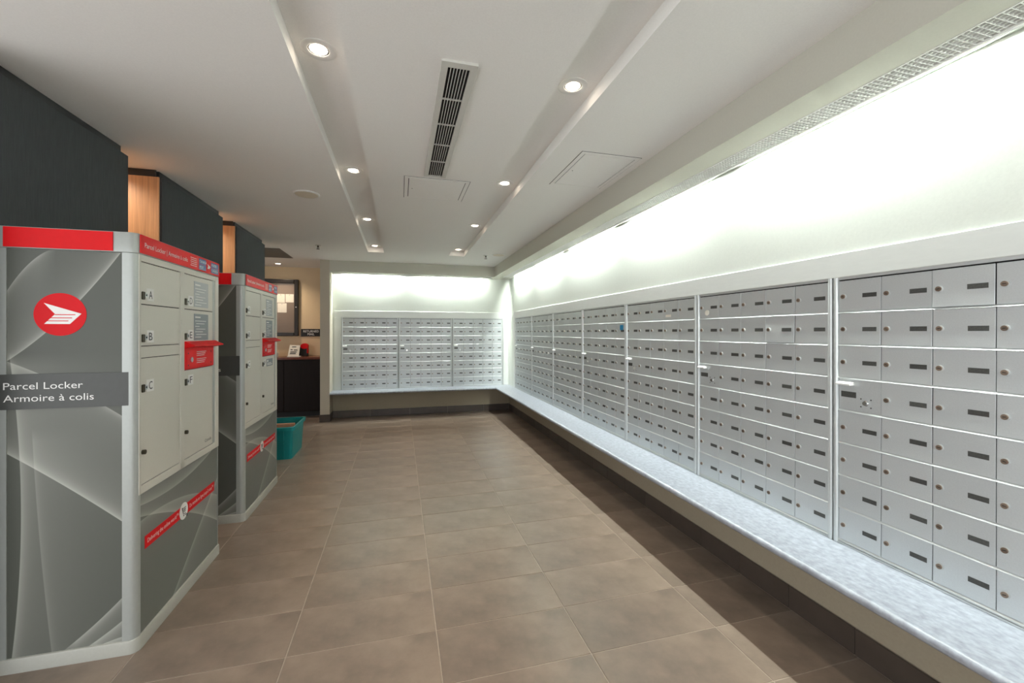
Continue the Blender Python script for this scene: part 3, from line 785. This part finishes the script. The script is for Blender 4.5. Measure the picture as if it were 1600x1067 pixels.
# ------------------------------------------------------------------ teal bin with an envelope
def bin_():
    t = empty('storage_bin', (-1.262, 5.105, 0)); tag(t, 'teal plastic tote bin on the floor behind the second parcel locker', 'bin')
    H = 0.34
    def rr(e, z, r=0.03): return rrect(0.165 + e, 0.245 + e * 1.3, r, z, 0, 0.0, 5)
    rings = [rr(0, 0.0), rr(0.016, H - 0.05), rr(0.018, H - 0.035)]
    rings += [rr(0.020, H - 0.034), rr(0.021, H - 0.004), rr(0.018, H), rr(0.014, H), rr(0.012, H - 0.01), rr(-0.004, 0.006)]
    MB().loft(rings).build('tub', 'teal', t, smooth=True)
    rim = [rr(0.018, H - 0.036), rr(0.034, H - 0.034), rr(0.035, H - 0.003), rr(0.032, H + 0.002), rr(0.016, H + 0.002), rr(0.015, H - 0.004)]
    MB().loft(rim, False, False).build('rim', 'teal', t, smooth=True)
    for x in (-0.075, 0.075):
        b = MB(); b.v = [(x - 0.02, -0.243, 0.01), (x + 0.02, -0.243, 0.01), (x + 0.02, -0.2665, H - 0.036), (x - 0.02, -0.2665, H - 0.036),
                         (x - 0.02, -0.251, 0.01), (x + 0.02, -0.251, 0.01), (x + 0.02, -0.2745, H - 0.036), (x - 0.02, -0.2745, H - 0.036)]
        b.f = [(0, 1, 2, 3), (7, 6, 5, 4), (0, 4, 5, 1), (1, 5, 6, 2), (2, 6, 7, 3), (3, 7, 4, 0)]
        b.build('rib', 'teal', t)
bin_()
e = empty('envelope_packet', (-1.245, 5.23, 0.007)); tag(e, 'peach coloured envelope packet standing inside the teal bin', 'envelope')
MB().box(-0.10, 0.095, 0, 0.032, 0, 0.295).build('packet', 'envelope', e, bevel=0.005, seg=2)
MB().box(-0.098, 0.093, -0.0012, 0.0, 0.20, 0.203).build('flap_seam', 'paper', e)

# ------------------------------------------------------------------ nook: counter, notice board, sign, small things
ct = empty('counter', (0, 0, 0)); tag(ct, 'dark brown wooden counter standing in the cream nook', 'counter')
MB().box(-2.90, -1.145, 7.22, 7.645, 0.09, 0.905).build('counter_body', 'espresso', ct)
MB().box(-2.90, -1.145, 7.30, 7.645, 0.0, 0.09).build('toe_kick', 'rubber', ct)
MB().box(-2.90, -1.145, 7.19, 7.645, 0.905, 0.940).build('counter_top', 'espressotop', ct, bevel=0.004, seg=2)
for x0, x1 in ((-2.895, -2.32), (-2.315, -1.74), (-1.735, -1.15)):
    MB().box(x0, x1, 7.204, 7.22, 0.10, 0.885).build('front_panel', 'espresso', ct, bevel=0.003, seg=1)
bd = empty('notice_board', (-1.617, 7.65, 1.27)); tag(bd, 'glass fronted notice board with dark rounded frame on the cream wall', 'notice board')
BW, BH = 0.74, 0.93
MB().box(-BW + 0.03, -0.03, -0.02, -0.002, 0.03, BH - 0.03).build('felt_backing', 'felt', bd)
for nme, a in (('frame_side', (-0.06, 0, 0.0, BH)), ('frame_side', (-BW, -BW + 0.06, 0.0, BH)), ('frame_side', (-BW + 0.06, -0.06, BH - 0.06, BH)), ('frame_side', (-BW + 0.06, -0.06, 0, 0.06))):
    MB().box(a[0], a[1], -0.062, -0.002, a[2], a[3]).build(nme, 'boardframe', bd, bevel=0.010, seg=3)
MB().box(-BW + 0.06, -0.06, -0.046, -0.043, 0.06, BH - 0.06).build('pane', 'glass', bd)
MB().cyl((BH / 2 + 0.01, -0.030), 0.010, -0.070, -0.062, 'y', 14).build('lock', 'chrome', bd, smooth=True)
for x0, x1, z0, z1, lab in ((-0.195, -0.075, 0.555, 0.69, 'right sheet of paper pinned in the upper row of the notice board'),
                            (-0.325, -0.205, 0.548, 0.69, 'left sheet of paper pinned in the upper row of the notice board'),
                            (-0.315, -0.180, 0.385, 0.540, 'lower sheet of paper pinned alone in the notice board')):
    p = empty('notice_paper', (-1.617, 7.65, 1.27)); tag(p, lab, 'paper', 'papers in the notice board')
    MB().box(x0, x1, -0.0225, -0.0205, z0, z1).build('sheet', 'paper', p)
    MB().cyl(((z1 - 0.015), (x0 + x1) / 2), 0.005, -0.030, -0.0225, 'y', 10).build('pin', 'rubber', p)
sg = empty('wall_sign', (-1.43, 7.65, 1.325)); tag(sg, 'small black RETURNED MAIL sign on the cream wall', 'sign')
MB().box(-0.155, 0.155, -0.012, -0.001, -0.062, 0.062).build('sign_plate', 'signblack', sg, bevel=0.002, seg=1)
lettering('lettering', 'RETURNED', 0.235, 0.036, 'whiteprint', 'y', (0, -0.0122, 0.006), sg, align='C')
lettering('lettering', 'MAIL', 0.105, 0.036, 'whiteprint', 'y', (0, -0.0122, -0.042), sg, align='C')
# papers leaning in a holder, the red telephone-like dispenser behind, a white box, a bottle
ZCT = 0.940
h = empty('leaflet_holder', (-1.64, 7.38, ZCT)); tag(h, 'white leaflets leaning in a holder on the counter', 'leaflets')
b = MB(); b.v = [(-0.085, 0, 0.0), (0.075, 0, 0.0), (0.085, 0.06, 0.18), (-0.065, 0.06, 0.19), (-0.085, 0.012, 0.0), (0.075, 0.012, 0.0), (0.085, 0.072, 0.18), (-0.065, 0.072, 0.19)]
b.f = [(0, 1, 2, 3), (7, 6, 5, 4), (0, 4, 5, 1), (1, 5, 6, 2), (2, 6, 7, 3), (3, 7, 4, 0)]
b.build('leaflet_sheet', 'paper', h)
MB().box(-0.09, 0.10, -0.012, 0.09, 0.0, 0.012).build('holder_base', 'white', h, bevel=0.002, seg=1)
b = MB()
for k, (xa, xb, z) in enumerate(((-0.03, 0.03, 0.150), (-0.05, -0.02, 0.105), (0.0, 0.05, 0.10), (-0.05, 0.04, 0.07), (-0.055, 0.03, 0.045))):
    yy = z / 0.185 * 0.06
    b.v += [(xa, yy - 0.002, z), (xb, yy - 0.002, z), (xb, yy + 0.002, z + 0.014), (xa, yy + 0.002, z + 0.014)]
    n0 = len(b.v) - 4; b.f.append((n0, n0 + 1, n0 + 2, n0 + 3))
b.build('leaflet_print', 'darkprint', h)
rd = empty('tape_dispenser', (-1.53, 7.56, ZCT)); tag(rd, 'red and black dispenser standing behind the leaflets on the counter', 'dispenser')
MB().box(-0.09, 0.07, -0.05, 0.05, 0, 0.165).build('case', 'rubber', rd, bevel=0.012, seg=3)
MB().loft([[(0.02 + 0.055 * math.cos(2 * PI * k / 20), yy, 0.165 + 0.045 * math.sin(2 * PI * k / 20)) for k in range(20)] for yy in (-0.056, -0.02, 0.02, 0.045)]).build('roll', 'red', rd, smooth=True)
MB().prism([(0.045, -0.056), (0.16, -0.056), (0.16, 0.045), (0.045, 0.045)], 0.07, 0.078, 'x')
MB().box(0.062, 0.074, -0.055, 0.04, 0.05, 0.15).build('red_side', 'red', rd, bevel=0.004, seg=2)
MB().box(-0.055, 0.055, -0.04, 0.04, 0, 0.075).build('note_box', 'paper', bevel=0.004, seg=2).location = (-1.93, 7.42, ZCT)
bpy.data.objects['note_box'].data.materials[0] = M['white']
tag(bpy.data.objects['note_box'], 'small white box on the counter beneath the notice board', 'box')
bo = empty('spray_bottle', (-1.20, 7.36, ZCT)); tag(bo, 'white bottle with red base label half hidden behind the wall corner', 'bottle')
def lathe(prof, n=18): return [[(r * math.cos(2 * PI * k / n), r * math.sin(2 * PI * k / n), z) for k in range(n)] for r, z in prof]
MB().loft(lathe([(0.032, 0), (0.034, 0.005), (0.034, 0.12), (0.028, 0.145), (0.013, 0.16), (0.013, 0.18)])).build('bottle_body', 'white', bo, smooth=True)
MB().loft(lathe([(0.0345, 0.006), (0.0348, 0.007), (0.0348, 0.055), (0.0345, 0.056)])).build('label_wrap', 'redprint', bo, smooth=True)
MB().loft(lathe([(0.016, 0.178), (0.016, 0.205), (0.012, 0.212)])).build('cap', 'whiteprint', bo, smooth=True)
